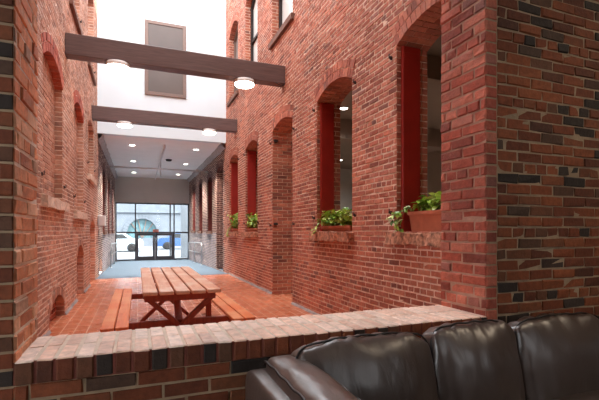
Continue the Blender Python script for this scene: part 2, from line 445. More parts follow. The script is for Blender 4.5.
def alley_wall(X, sgn, y0, y1, z0, z1, ops, T, m_mortar=1):
    """mortar body of an alley wall with arched openings. sgn: direction INTO the wall along x. ops: (Op, through?, depth)"""
    mb = MB()
    ys = {y0, y1}
    for (o, th, dp) in ops:
        for k in range(13): ys.add(round(o.a+(o.b-o.a)*k/12, 5))
    ys = sorted(ys)
    for i in range(len(ys)-1):
        ya, yb = ys[i], ys[i+1]; ym = (ya+yb)/2
        cov = sorted([o for (o, th, dp) in ops if o.a < ym < o.b], key=lambda o: o.zs)
        for plane, pick in ((X, None), (X+sgn*T, True)):
            pa = pb = z0
            for o in cov:
                if pick and not [1 for (oo, th, dp) in ops if oo is o and th]: continue
                if o.zs > pa+1e-4: mb.quad((plane,ya,pa),(plane,yb,pb),(plane,yb,o.zs),(plane,ya,o.zs), m_mortar)
                pa, pb = o.top(ya), o.top(yb)
            mb.quad((plane,ya,pa),(plane,yb,pb),(plane,yb,z1),(plane,ya,z1), m_mortar)
    for (o, th, dp) in ops:
        D = T if th else dp
        xb = X+sgn*D
        mb.quad((X,o.a,o.zs),(xb,o.a,o.zs),(xb,o.a,o.zp),(X,o.a,o.zp), m_mortar)
        mb.quad((X,o.b,o.zs),(xb,o.b,o.zs),(xb,o.b,o.zp),(X,o.b,o.zp), m_mortar)
        if o.zs > .01: mb.quad((X,o.a,o.zs),(xb,o.a,o.zs),(xb,o.b,o.zs),(X,o.b,o.zs), m_mortar)
        for k in range(12):
            ya = o.a+(o.b-o.a)*k/12; yb = o.a+(o.b-o.a)*(k+1)/12
            mb.quad((X,ya,o.top(ya)),(xb,ya,o.top(ya)),(xb,yb,o.top(yb)),(X,yb,o.top(yb)), m_mortar)
            if not th:
                mb.quad((xb,ya,o.zs),(xb,yb,o.zs),(xb,yb,o.top(yb)),(xb,ya,o.top(ya)), m_mortar)
    return mb
def arch_ring(mb, o, X, sgn, D, m, soffit=True):
    """two rowlock rings of wedge bricks round the arch, plus soffit bricks"""
    for ri, (r0, r1) in enumerate(((o.R, o.R+.102), (o.R+.112, o.R+o.ring))):
        rm = (r0+r1)/2; n = max(6, int(round(2*o.phi*rm/.075)))
        for k in range(n):
            g = .0045/rm
            a0 = -o.phi+2*o.phi*k/n+g; a1 = -o.phi+2*o.phi*(k+1)/n-g
            p = R.uniform(.005,.011)
            def P(r, a, x): return (x, o.c+r*math.sin(a), o.zc+r*math.cos(a))
            segs = [(X-sgn*p, X+sgn*.05)]
            if ri == 0 and soffit:
                nseg = max(1, int(round(D/.2))); segs = []
                sh = (k % 2)*.1
                e = [0]+[x for x in [sh+.2*q for q in range(0 if sh else 1, nseg+1)] if x < D-.03]+[D]
                for q in range(len(e)-1):
                    segs.append((X+sgn*(e[q]+.004) if q else X-sgn*p, X+sgn*(e[q+1]-.004)))
            rr0 = r0-(.007 if (ri == 0 and soffit) else 0)
            for (xa, xb) in segs:
                vs = [P(rr0,a0,xa),P(rr0,a1,xa),P(r1,a1,xa),P(r1,a0,xa),P(rr0,a0,xb),P(rr0,a1,xb),P(r1,a1,xb),P(r1,a0,xb)]
                mb.add(vs, [(0,1,2,3),(7,6,5,4),(0,4,5,1),(1,5,6,2),(2,6,7,3),(3,7,4,0)], m)

# ------------------------------------------------------------------ layout constants
XR, XL = 2.577, -1.053
Y0, TW = 2.05, .42
YB = Y0+TW
XP, XJ = 2.09, -.483
HL = .755
OT = 62*CO
LC = 4.62
YW, YF = 12.9, 22.8
ZT = 8.9
ZC = 4.05

# ---- right alley wall
RT = .40; RC_ = 3.89
W1 = Op(2.62,3.75,1.28,3.28,3.42); W2 = Op(4.73,5.86,1.28,3.28,3.42); D1 = Op(6.94,8.12,0,3.33,3.45)
W3 = Op(9.25,10.40,1.27,3.36,3.49); W4 = Op(11.25,12.39,1.27,3.36,3.49); D2 = Op(13.41,14.56,0,3.36,3.49)
W5 = Op(15.5,16.6,1.30,3.24,3.38); W6 = Op(18.0,19.1,1.30,3.24,3.38); W7 = Op(20.3,21.4,1.30,3.24,3.38)
V1 = Op(6.94,8.15,5.15,7.05,7.30); V2 = Op(9.25,10.42,5.15,7.05,7.30); V3 = Op(11.25,12.42,5.15,7.05,7.30)
rops = [(W1,True,0),(W2,True,0),(D1,True,0),(W3,True,0),(W4,True,0),(D2,False,.38),(W5,False,.3),(W6,False,.3),(W7,False,.3),(V1,False,.3),(V2,False,.3),(V3,False,.3)]
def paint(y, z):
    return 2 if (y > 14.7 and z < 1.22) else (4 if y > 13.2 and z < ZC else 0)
mb = alley_wall(XR, 1, YB, YF+.3, -.4, ZT, rops, RT)
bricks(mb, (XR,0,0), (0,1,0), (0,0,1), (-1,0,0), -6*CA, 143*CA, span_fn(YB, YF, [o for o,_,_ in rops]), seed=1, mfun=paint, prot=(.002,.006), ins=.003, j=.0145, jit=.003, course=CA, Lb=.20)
for (o, th, dp) in rops:
    D = RT if th else dp
    arch_ring(mb, o, XR, 1, D, 4 if o in (D2,W5,W6,W7) else 0)
    for (yy, nn) in ((o.b, -1), (o.a, 1)):
        bricks(mb, (XR,yy,o.zs), (1,0,0), (0,0,1), (0,nn,0), 0, o.zp-o.zs, lambda z, D=D: [(.0, D)], seed=int(yy*100), prot=(.003,.007), header=99, m=4 if o in (D2,W5,W6,W7) else 0)
bricks(mb, (XR+.38,0,0), (0,1,0),(0,0,1),(-1,0,0), 0, D2.zp, lambda z: [(D2.a,D2.b)], seed=5, m=4)
mb.box((XR+RT-.001,D1.b,0),(XR+.66,D1.b+.3,RC_),1); bricks(mb,(XR,D1.b,0),(1,0,0),(0,0,1),(0,-1,0),0,D1.zp,lambda z:[(RT,.65)],seed=77,prot=(.003,.007),header=99)
struct(mb, 'wall_right', [M['brick_right'], M['mortar_alley'], M['brick_grey'], M['brick_pier'], M['brick_hall']])

# ---- left alley wall
N1 = Op(5.72,7.12,1.72,3.42,3.64); N2 = Op(8.35,9.70,1.66,3.55,3.75); N3 = Op(10.55,11.85,2.60,3.80,3.95)
B1 = Op(6.10,7.30,0,.20,.40,.14); B2 = Op(8.70,9.74,0,.80,1.03,.14); B3 = Op(11.0,12.2,0,1.38,1.60,.14); B4 = Op(13.6,14.6,0,.12,.30,.14)
U1 = Op(7.85,9.05,5.15,7.05,7.30); U2 = Op(10.55,11.85,5.15,7.05,7.30)
F5 = Op(14.9,16.0,1.30,3.24,3.38); F6 = Op(17.4,18.5,1.30,3.24,3.38); F7 = Op(20.0,21.1,1.30,3.24,3.38)
lops = [(N1,False,.11),(N2,False,.11),(N3,False,.11),(B1,False,.12),(B2,False,.16),(B3,False,.14),(B4,False,.12),(U1,False,.14),(U2,False,.14),(F5,False,.3),(F6,False,.3),(F7,False,.3)]
mb = alley_wall(XL, -1, YB, YF+.3, -.4, ZT, lops, .4)
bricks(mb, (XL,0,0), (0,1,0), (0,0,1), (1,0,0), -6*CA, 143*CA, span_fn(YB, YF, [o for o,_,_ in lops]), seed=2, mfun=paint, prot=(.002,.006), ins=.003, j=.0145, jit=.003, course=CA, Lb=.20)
for (o, th, dp) in lops:
    arch_ring(mb, o, XL, -1, dp, 3 if o in (N1,N2) else 4 if o in (F5,F6,F7) else 0)
    for (yy, nn) in ((o.b, -1), (o.a, 1)):
        bricks(mb, (XL,yy,o.zs), (-1,0,0), (0,0,1), (0,nn,0), 0, o.zp-o.zs, lambda z, D=dp: [(.0, D)], seed=int(yy*100), prot=(.003,.006), header=99, m=4 if o in (F5,F6,F7) else 0)
    if o in (N1,N2,N3,B1,B2,B3,B4,U1,U2):
        def sp(z, o=o):
            if z < o.zp: return [(o.a,o.b)]
            if z < o.zt:
                w = math.sqrt(max(0,o.R**2-(z-o.zc)**2)); return [(o.c-w,o.c+w)]
            return []
        bricks(mb, (XL-dp,0,0), (0,1,0),(0,0,1),(1,0,0), o.zs, o.zt, sp, seed=int(o.a*50), m=3 if o in (B1,B2) else 0)
struct(mb, 'wall_left', [M['brick_left'], M['mortar_left'], M['brick_grey'], M['brick_pier'], M['brick_hall']])

# ---- front wall with the big opening, knee wall
mb = MB()
def slab(lo, hi, m=1): mb.box(lo, hi, m)
slab((-3.2,Y0,0),(XJ,YB,OT)); slab((XP,Y0,0),(6.2,YB,OT)); slab((-3.2,Y0,OT),(6.2,YB,ZT))
slab((XJ,Y0,0),(XP,YB,HL-.1))
mb.box((XJ-.01,Y0+.002,HL),(XJ+.0015,YB,OT-.01), 4); mb.box((XP-.0015,Y0+.002,HL),(XP+.01,YB,OT-.01), 5)
full = lambda a, b: (lambda z: [(a, b)])
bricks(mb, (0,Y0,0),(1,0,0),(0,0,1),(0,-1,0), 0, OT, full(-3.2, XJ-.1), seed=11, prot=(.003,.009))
bricks(mb, (0,Y0,0),(1,0,0),(0,0,1),(0,-1,0), 0, OT, full(XJ-.095, XJ), seed=12, prot=(.003,.009))
bricks(mb, (0,Y0,.6555-9*CO),(1,0,0),(0,0,1),(0,-1,0), 0, 9*CO, full(XJ+.004, XP-.004), seed=13, prot=(.003,.009), jit=.003, header=5)
bricks(mb, (0,Y0,0),(1,0,0),(0,0,1),(0,-1,0), 0, OT, full(XP, XP+.085), seed=14, prot=(.003,.009), m=2)
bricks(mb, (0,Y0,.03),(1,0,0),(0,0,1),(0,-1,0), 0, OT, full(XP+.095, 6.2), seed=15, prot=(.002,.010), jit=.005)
bricks(mb, (XP,0,0),(0,1,0),(0,0,1),(-1,0,0), 0, OT, full(Y0, YB), seed=16, prot=(.004,.014), jit=.004, ins=.006, m=2)
bricks(mb, (XJ,0,0),(0,1,0),(0,0,1),(1,0,0), 0, OT, full(Y0, YB), seed=17, prot=(.003,.011), jit=.003, ins=.005, m=3)
struct(mb, 'wall_front', [M['brick_lounge'], M['mortar_lounge'], M['brick_pier'], M['brick_jamb_left'], M['mortar_left'], M['mortar_pier']])
# ledge: bricks set on edge
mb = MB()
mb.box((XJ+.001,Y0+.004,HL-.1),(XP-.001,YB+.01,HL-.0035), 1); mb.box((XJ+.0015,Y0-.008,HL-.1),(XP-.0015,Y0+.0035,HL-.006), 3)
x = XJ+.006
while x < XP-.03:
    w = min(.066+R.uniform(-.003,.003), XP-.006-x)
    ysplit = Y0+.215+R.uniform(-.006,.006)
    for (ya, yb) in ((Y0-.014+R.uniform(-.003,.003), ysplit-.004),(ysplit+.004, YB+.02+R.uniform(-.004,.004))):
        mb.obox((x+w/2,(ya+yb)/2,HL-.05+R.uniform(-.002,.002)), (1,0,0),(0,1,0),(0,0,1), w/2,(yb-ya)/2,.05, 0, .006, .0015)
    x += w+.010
for fi, fc in enumerate(mb.f):                   # upper faces paler: wear plus skylight brightness put into the colour; darker brick ends
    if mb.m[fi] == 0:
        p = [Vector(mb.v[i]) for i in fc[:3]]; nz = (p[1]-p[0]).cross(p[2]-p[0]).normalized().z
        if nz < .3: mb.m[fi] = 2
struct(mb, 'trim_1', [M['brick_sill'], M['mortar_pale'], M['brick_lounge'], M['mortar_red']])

# ---- white wall over the low ceiling, low ceiling, far wall
mb = MB(); mb.box((XL-.3,YW,ZC),(XR+.3,YW+.2,ZT)); struct(mb, 'wall_upper', M['white'])
mb = MB(); mb.box((XL-.3,YW+.201,ZC),(XR+.3,YF+.3,ZC+.2)); struct(mb, 'ceiling_hall', M['ceil'])
GZ0, GZ1 = -.22, 2.745
mb = MB(); mb.box((XL-.3,YF,GZ1),(XR+.3,YF+.25,ZC)); struct(mb, 'wall_far', M['taupe'])
for (nm, xa, sg) in (('trim_2', XL, 1), ('trim_3', XR, -1)):      # rough plaster ledges where ceiling meets the brick
    mb = MB(); rows = []
    for k in range(60):
        y = YW+.05+k*(YF-YW-.1)/59
        a = .13+.03*noise.noise(Vector((y*1.7,xa,0))); h = .10+.04*noise.noise(Vector((y*2.3,xa,5)))
        rows.append([(xa,y,ZC-h-.06),(xa+sg*a*.6,y,ZC-h),(xa+sg*a,y,ZC-.03),(xa+sg*a,y,ZC+.01)])
    mb.grid(rows, smooth=False); struct(mb, nm, M['cement'])

# ---- floors
mb = MB(); mb.box((XL-.3,YB-.4,-.12),(XR+.4,12.45,0)); struct(mb, 'floor_alley', M['tile'])
mb = MB()
mb.add([(XL-.05,12.45,0),(XR+.4,12.45,0),(XR+.4,YF-.2,-.215),(XL-.05,YF-.2,-.215),(XR+.4,YF+.3,-.215),(XL-.05,YF+.3,-.215),
        (XL-.05,12.45,-.4),(XR+.4,12.45,-.4),(XR+.4,YF+.3,-.4),(XL-.05,YF+.3,-.4)],
       [(0,1,2,3),(3,2,4,5),(1,0,6,7),(9,8,7,6),(0,3,5,9,6),(2,1,7,8,4),(5,4,8,9)])
struct(mb, 'floor_ramp', M['carpet'])
for nm, xa, sg in (('baseboard_left', XL, 1), ('baseboard_right', XR, -1)):   # cement fillet at the foot of the walls
    mb = MB(); ops = lops if sg > 0 else rops
    stops = sorted([(o.a,o.b) for o,_,_ in ops if o.zs == 0]); p = YB; segs = []
    for a, b in stops: segs.append((p,a)); p = b
    segs.append((p, 12.45))
    for a, b in segs:
        if b > 12.45: b = 12.45
        if b-a < .1: continue
        n = max(3, int((b-a)/.12)); rows = []
        for k in range(n+1):
            y = a+(b-a)*k/n; w = .022+.012*noise.noise(Vector((y*3,xa,1))); h = .028+.015*noise.noise(Vector((y*2.5,xa,9)))
            rows.append([(xa,y,h+.02),(xa+sg*.014,y,h),(xa+sg*w,y,.012),(xa+sg*(w+.01),y,-.01)])
        mb.grid(rows, smooth=False)
    struct(mb, nm, M['cement'])

# ---- lounge shell (mostly behind the camera)
mb = MB(); mb.box((-3.2,-4.2,-.12),(6.2,YB-.4,0)); struct(mb, 'floor_lounge', M['lounge_floor'])
mb = MB(); mb.box((-3.2,-4.2,LC),(6.2,Y0-.012,LC+.15)); struct(mb, 'ceiling_lounge', M['lounge_wall'])
mb = MB(); mb.box((6.2,-4.2,0),(6.35,YB,LC)); struct(mb, 'wall_lounge_right', M['lounge_wall'])
mb = MB(); mb.box((-3.2,-4.35,0),(6.2,-4.2,LC)); struct(mb, 'wall_rear', M['lounge_wall'])
mb = MB()
mb.box((-3.35,-4.2,0),(-3.2,-1.6,LC)); mb.box((-3.35,.9,0),(-3.2,YB,LC)); mb.box((-3.35,-1.6,0),(-3.2,.9,.8)); mb.box((-3.35,-1.6,2.7),(-3.2,.9,LC))
struct(mb, 'wall_lounge_left', M['lounge_wall'])

# ---- room behind the right wall
RX, RY = 9.0, 15.5; RC = 3.9
mb = MB(); mb.box((XR+RT+.001,2.3,-.12),(RX,RY,-.001)); struct(mb, 'floor_room', M['taupe'])
mb = MB(); mb.box((XR+RT,YB+.001,RC),(RX,RY,RC+.15)); struct(mb, 'ceiling_room', M['room_dark'])
mb = MB(); mb.box((RX,YB,0),(RX+.15,RY,RC)); struct(mb, 'wall_room_side', M['room_dark'])
mb = MB(); mb.box((XR+RT+.001,RY,0),(RX,RY+.15,RC)); struct(mb, 'wall_room_end', M['room_grey'])
mb = MB(); mb.box((6.35,YB-.05,0),(RX,YB,RC)); struct(mb, 'wall_room_near', M['room_dark'])
mb = MB(); mb.box((XR+RT+.6,8.6,3.45),(RX,9.0,RC-.001)); mb.box((XR+RT+.6,5.0,3.55),(RX,5.3,RC-.001)); struct(mb, 'trim_4', M['room_dark'])

# ------------------------------------------------------------------ windows of the right wall
def rough_slab(lo, hi, mat, name, parent=None, seed=0, amp=.012):
    nx, ny, nz = 4, max(8,int((hi[1]-lo[1])/.06)), 3
    import bmesh
    bm = bmesh.new(); bmesh.ops.create_cube(bm, size=1)
    bmesh.ops.subdivide_edges(bm, edges=bm.edges[:], cuts=1)
    for v in bm.verts: v.co = Vector((lo[i]+(v.co[i]+.5)*(hi[i]-lo[i]) for i in range(3)))
    for _ in range(4):
        long = [e for e in bm.edges if e.calc_length() > .05]
        if not long: break
        bmesh.ops.subdivide_edges(bm, edges=long, cuts=1, use_grid_fill=True)
    bmesh.ops.triangulate(bm, faces=bm.faces)
    for v in bm.verts:
        q = v.co*9+Vector((seed,0,0)); v.co += Vector((noise.noise(q), noise.noise(q+Vector((7,3,1))), noise.noise(q+Vector((1,9,4)))))*amp
    me = bpy.data.meshes.new(name); bm.to_mesh(me); bm.free(); me.materials.append(mat)
    o = bpy.data.objects.new(name, me); COL.objects.link(o)
    if parent: o.parent = parent; o.location = -Vector(parent.location)
    return o
def pintle(X, sg, y, z, parent, sy):
    mb = MB()
    mb.box((X-.022 if sg > 0 else X-.005, y-.011, z-.02),(X+.005 if sg > 0 else X+.022, y+.011, z+.02), 0, .003)
    xo = X-sg*.034
    mb.tube([(X,y,z-.005),(xo,y,z-.005),(xo,y,z+.04)], .0075, 6)
    return mb.build('hinge_pin', M['iron'], parent)
wn = 0
def win_root(o, X):
    global wn; wn += 1
    return empty('window_%d' % wn, (X, o.c, o.zs), kind='structure')
for i, o in enumerate((W1, W2, W3, W4)):
    t = win_root(o, XR)
    rough_slab((XR-.095,o.a-.05,o.zs-.12),(XR+.16,o.b+.1,o.zs+.004), M['stone'], 'stone_sill', t, seed=i*3.1, amp=.022)
    mb = MB()
    mb.box((XR+.045,o.b-.05,o.zs+.006),(XR+.27,o.b-.008,o.zp-.01), 0, .006)
    mb.box((XR+.06,o.b-.058,o.zs+.05),(XR+.255,o.b-.05,o.zs+.13), 0, .003); mb.box((XR+.06,o.b-.058,o.zp-.16),(XR+.255,o.b-.05,o.zp-.08), 0, .003)
    mb.build('shutter', M['shutter'], t)
    for yy, sy in ((o.a-.09,1),(o.b+.09,-1)):
        for zz in (o.zs+.22, o.zp-.1): pintle(XR, 1, yy, zz, t, sy)
for o in (D1,):
    t = empty('door_3', (XR,o.c,0), kind='structure')
    for yy in (o.a-.09, o.b+.09):
        for zz in (1.42, 3.1): pintle(XR, 1, yy, zz, t, 1)
    for zz in (1.42, 3.12): 
        mb = MB(); mb.box((XR+.02,o.b-.05,zz),(XR+.1,o.b-.002,zz+.05),0,.004); mb.build('hinge_plate', M['iron'], t)
for i, (o, X, sg) in enumerate(((W5,XR,1),(W6,XR,1),(W7,XR,1),(F5,XL,-1),(F6,XL,-1),(F7,XL,-1))):
    t = win_root(o, X)
    lo, hi = sorted((X-sg*.06, X+sg*.12))
    rough_slab((lo,o.a-.06,o.zs-.1),(hi,o.b+.06,o.zs+.004), M['stone_brown'], 'stone_sill', t, seed=20+i)
    mb = MB(); xa, xb = sorted((X+sg*.22, X+sg*.29))
    n = 12; prof = [(o.a+(o.b-o.a)*k/n) for k in range(n+1)]
    front = X+sg*.24
    mb.add([(front,y,o.zs+.005) for y in prof]+[(front,y,o.top(y)-.01) for y in prof], [(k,k+1,n+2+k,n+1+k) for k in range(n)])
    for k in (1,2,3):
        y = o.a+(o.b-o.a)*k/4; a_, b_ = sorted((front-sg*.03, front)); mb.box((a_,y-.03,o.zs+.01),(b_,y+.03,o.zp))
    mb.build('shutter', M['shutter_dark'], t)
    # folded leaf against the far side of the opening
    mb = MB(); a_, b_ = sorted((X+sg*.03, X+sg*.22)); mb.box((a_,o.b-.05,o.zs+.01),(b_,o.b-.008,o.zp),0,.005); mb.build('shutter_leaf', M['shutter_dark'], t)
for i, (o, mt) in enumerate(((V1,'pane_pale'),(V2,'pane_pale'),(V3,'pane_grey'))):
    t = win_root(o, XR)
    rough_slab((XR-.06,o.a-.08,o.zs-.1),(XR+.1,o.b+.08,o.zs+.004), M['stone_brown'], 'stone_sill', t, seed=30+i, amp=.005)
    n = 12; prof = [(o.a+(o.b-o.a)*k/n) for k in range(n+1)]; xf = XR+.2
    mb = MB(); mb.add([(xf,y,o.zs+.005) for y in prof]+[(xf,y,o.top(y)-.01) for y in prof], [(k+1,k,n+1+k,n+2+k) for k in range(n)])
    mb.build('pane', M[mt], t)
    mb = MB(); w = .07
    mb.box((xf-.06,o.a,o.zs+.005),(xf-.001,o.a+w,o.zp)); mb.box((xf-.06,o.b-w,o.zs+.005),(xf-.001,o.b,o.zp)); mb.box((xf-.06,o.a+w,o.zs+.005),(xf-.001,o.b-w,o.zs+.1))
    mb.box((xf-.05,o.a+w,o.zs+.95),(xf-.001,o.b-w,o.zs+1.01)); 
    rows = []
    for y in prof: rows.append([(xf-.06,y,o.top(y)-.12),(xf-.06,y,o.top(y)-.005),(xf,y,o.top(y)-.005),(xf,y,o.top(y)-.12)])
    mb.grid(rows, smooth=False, closed=True)
    mb.build('frame', M['frame'] if i == 2 else M['dark_metal'], t)
for i, o in enumerate((N1,N2,N3,U1,U2)):
    t = win_root(o, XL)
    if o in (U1,U2):
        rough_slab((XL-.1,o.a-.1,o.zs-.09),(XL+.06,o.b+.1,o.zs+.004), M['stone_brown'], 'stone_sill', t, seed=40+i, amp=.005)
    else:
        rough_slab((XL-.1,o.a-.12,o.zs-.13),(XL+.07,o.b+.14,o.zs+.004), M['stone_left'], 'stone_sill', t, seed=40+i, amp=.02)
    for yy, sy in ((o.a-.09,1),(o.b+.09,-1)):
        pintle(XL, -1, yy, o.zs+.25, t, sy)
# window in the white wall
wn += 1
t = empty('window_%d' % wn, (.78,YW,5.28), kind='structure')
xa, xb, za, zb = .197,1.364,5.28,7.455
mb = MB(); w = .095
mb.box((xa,YW-.05,za),(xa+w,YW+.02,zb),0,.006); mb.box((xb-w,YW-.05,za),(xb,YW+.02,zb),0,.006)
mb.box((xa+w,YW-.05,za),(xb-w,YW+.02,za+w),0,.006); mb.box((xa+w,YW-.05,zb-w),(xb-w,YW+.02,zb),0,.006)
mb.build('frame', M['frame'], t)
zm = (za+zb)/2
mb = MB(); mb.box((xa+w,YW-.03,za+w),(xb-w,YW-.012,zb-w)); mb.build('pane', M['pane_brown'], t)

# ------------------------------------------------------------------ glass front at the far end
wn += 1
t = empty('window_%d' % wn, (.76,YF,GZ0), kind='structure')
def fx(u): return (u-138)*22.0/445.5
xs = [XL, fx(136), fx(175), XR]
ztr = 1.22
mb = MB(); f = .06
for xx in (XL+.04, fx(136), fx(170.5), fx(174.5), XR-.04): mb.box((xx-f/2,YF+.02,GZ0),(xx+f/2,YF+.14,GZ1),0,.004)
mb.box((XL+.07,YF+.021,GZ1-.06),(XR-.07,YF+.139,GZ1-.001),0,.004); mb.box((XL+.07,YF+.015,ztr-.04),(XR-.07,YF+.145,ztr+.04),0,.004)
mb.box((XL+.07,YF+.021,GZ0),(fx(136)-.03,YF+.139,GZ0+.08),0,.004); mb.box((fx(174.5)+.03,YF+.021,GZ0),(XR-.07,YF+.139,GZ0+.08),0,.004)
mb.build('frame', M['alu'], t)
for (a, b, c, d) in ((XL+.07,fx(136)-.03,GZ0+.08,ztr-.04),(fx(174.5)+.03,XR-.07,GZ0+.08,ztr-.04),(XL+.07,fx(136)-.03,ztr+.04,GZ1-.06),(fx(136)+.03,fx(170.5)-.03,ztr+.04,GZ1-.06),(fx(170.5)+.03,fx(174.5)-.03,ztr+.04,GZ1-.06),(fx(174.5)+.03,XR-.07,ztr+.04,GZ1-.06)):
    mb = MB(); mb.box((a,YF+.075,c),(b,YF+.085,d)); mb.build('pane', M['glass'], t)
dmid = fx(155.3)
for di, (a, b, hs) in enumerate(((fx(136)+.032, dmid-.005, 1), (dmid+.005, fx(174.5)-.032, -1))):
    t = empty('door_%d' % (di+1), ((a+b)/2,YF,GZ0), kind='structure')
    mb = MB(); w = .11
    z1 = ztr-.045; z0 = GZ0+.01
    mb.box((a,YF+.03,z0),(a+w,YF+.13,z1),0,.004); mb.box((b-w,YF+.03,z0),(b,YF+.13,z1),0,.004)
    mb.box((a+w,YF+.031,z1-w),(b-w,YF+.129,z1),0,.004); mb.box((a+w,YF+.031,z0),(b-w,YF+.129,z0+.2),0,.004)
    mb.build('door_frame', M['alu'], t)
    mb = MB(); mb.box((a+w,YF+.075,z0+.2),(b-w,YF+.085,z1-w)); mb.build('pane', M['glass'], t)
    mb = MB(); xh = b-.05 if hs > 0 else a+.05
    mb.tube([(xh,YF+.03,.7),(xh,YF-.03,.7),(xh,YF-.03,1.0),(xh,YF+.03,1.0)], .013, 8); mb.build('handle', M['steel'], t)
mb = MB(); bx_ = fx(156); mb.box((bx_-.14,YF-.07,ztr+.0),(bx_+.14,YF+.012,ztr+.17),0,.012)
tag(mb.build('sign_box', M['rust_box'], origin=(bx_,YF,ztr)), 'small reddish-brown box on the bar above the glass double doors', 'box')

# ------------------------------------------------------------------ outside street
mb = MB(); mb.box((-40,YF+.3,-.5),(45,90,-.22)); struct(mb, 'street', M['asphalt'])
mb = MB()
A = Op(-1.0,1.9,.6,1.2,2.55,.4)
YS = 45.0
n = 14; ys_ = [A.a+(A.b-A.a)*k/n for k in range(n+1)]
mb.quad((-14,YS,-.3),(A.a,YS,-.3),(A.a,YS,6),(-14,YS,6)); mb.quad((A.b,YS,-.3),(16,YS,-.3),(16,YS,6),(A.b,YS,6))
mb.quad((A.a,YS,-.3),(A.b,YS,-.3),(A.b,YS,A.zs),(A.a,YS,A.zs))
for k in range(n):
    mb.quad((ys_[k],YS,A.top(ys_[k])),(ys_[k+1],YS,A.top(ys_[k+1])),(ys_[k+1],YS,6),(ys_[k],YS,6))
    mb.quad((ys_[k],YS,A.top(ys_[k])),(ys_[k+1],YS,A.top(ys_[k+1])),(ys_[k+1],YS+.6,A.top(ys_[k+1])),(ys_[k],YS+.6,A.top(ys_[k])))
for xx in (A.a,A.b): mb.quad((xx,YS,A.zs),(xx,YS+.6,A.zs),(xx,YS+.6,A.zp),(xx,YS,A.zp))
mb.quad((A.a,YS,A.zs),(A.b,YS,A.zs),(A.b,YS+.6,A.zs),(A.a,YS+.6,A.zs))
mb.box((-14,YS+.6,-.3),(16,YS+6,6)); mb.box((-14,YS-.25,3.15),(16,YS,3.4)); mb.box((-14.2,YS-.4,6),(16.2,YS+6,6.4))
for k in range(16):
    a = -A.phi+2*A.phi*k/16+.012; b = -A.phi+2*A.phi*(k+1)/16-.012
    P = lambda r, an, y: (A.c+r*math.sin(an), y, A.zc+r*math.cos(an))
    mb.add([P(A.R,a,YS-.06),P(A.R,b,YS-.06),P(A.Ro,b,YS-.06),P(A.Ro,a,YS-.06),P(A.R,a,YS),P(A.R,b,YS),P(A.Ro,b,YS),P(A.Ro,a,YS)],
           [(0,1,2,3),(0,4,5,1),(2,6,7,3),(1,5,6,2),(3,7,4,0)], 0)
M['facade'] = simple('pale_facade_stone', srgb(108,112,120), .9, var=.1, scale=1.5, bump=.2, bscale=6)
M['arch_glass'] = simple('green_arch_glazing', srgb(92,118,124), .15, var=.25, scale=2)
bt = empty('building', (0,YS,-.3), 'pale stone building with a big arch across the street outside the glass doors', 'building')
mb.build('wall', M['facade'], bt)
mb = MB(); mb.add([(y,YS+.4,A.zs) for y in ys_]+[(y,YS+.4,A.top(y)) for y in ys_], [(k,k+1,n+2+k,n+1+k) for k in range(n)])
pn = mb.build('window', M['arch_glass'], bt)
mb = MB()
for an in (-.9,-.3,.3,.9): 
    mb.bar((A.c,YS+.35,A.zs),(A.c+(A.R-.1)*math.sin(an)*.98,YS+.35,max(A.zs+.2,A.top(A.c+(A.R-.1)*math.sin(an)*.98)-.03)),.08,.06,up=(0,1,0))
fr = mb.build('window_frame', M['frame'], bt)

def car(name, x, y, z, col, label, flip=1, rz=0):
    t = empty(name, (x,y,z), label, 'car'); 
    paintm = simple('car_paint', srgb(*col), .25, var=.02, coat=.6)
    prof = [(-2.1,.28),(-2.12,.62),(-1.95,.80),(-1.15,.90),(-.55,1.36),(.75,1.40),(1.35,.98),(2.0,.90),(2.12,.66),(2.08,.28)]
    mb = MB()
    rows = []
    for yy, s_ in ((-.86,.93),(-.80,1.0),(.80,1.0),(.86,.93)):
        rows.append([(x+px*flip*(.98 if abs(yy) > .82 else 1), y+yy*(.86 if pz > 1.2 else 1), z+.28+(pz-.28)*(s_ if pz > 1.2 else 1)) for (px, pz) in prof])
    mb.grid(rows, smooth=False, closed=True)
    k = len(prof); vs = rows[0]; mb.add(vs, [tuple(range(k))]); mb.add(rows[-1], [tuple(range(k-1,-1,-1))])
    mb.build('body', paintm, t, recalc=True)
    for sd in (-1,1):
        mb = MB(); yy = y+sd*.845
        mb.add([(x+flip*px, yy-sd*(pz-.9)*.2+sd*.03, z+pz) for (px, pz) in ((-.98,.94),(-.5,1.28),(.70,1.31),(1.12,.96))], [(0,1,2,3)])
        mb.build('side_window', M['black'], t)
    for wx in (-1.3, 1.32):
        for wy in (-.80, .80):
            mb = MB(); mb.lathe((x+wx*flip, y+wy-.11, z+.31), [(.18,-.005),(.31,.0),(.33,.04),(.33,.18),(.31,.22),(.18,.225)], 20, 0, 'y'); w_ = mb.build('wheel', M['black'], t)
            mb = MB(); mb.lathe((x+wx*flip, y+wy-.125 if wy < 0 else y+wy+.105, z+.31), [(.17,0),(.19,.01),(.17,.02)], 16, 0, 'y'); 
            hb = mb.build('hubcap', M['dark_metal'], t)
    return t
car('car', -1.7, 33.5, -.22, (196,204,212), 'pale silver car parked outside beyond the left glass door', 1)
car('car', 3.6, 36.5, -.22, (52,82,128), 'dark blue car parked outside beyond the right glass door', -1)
mb = MB(); mb.box((2.35,24.5,-.22),(3.0,25.1,4.2)); o = struct(mb, 'column_outside', M['facade'])

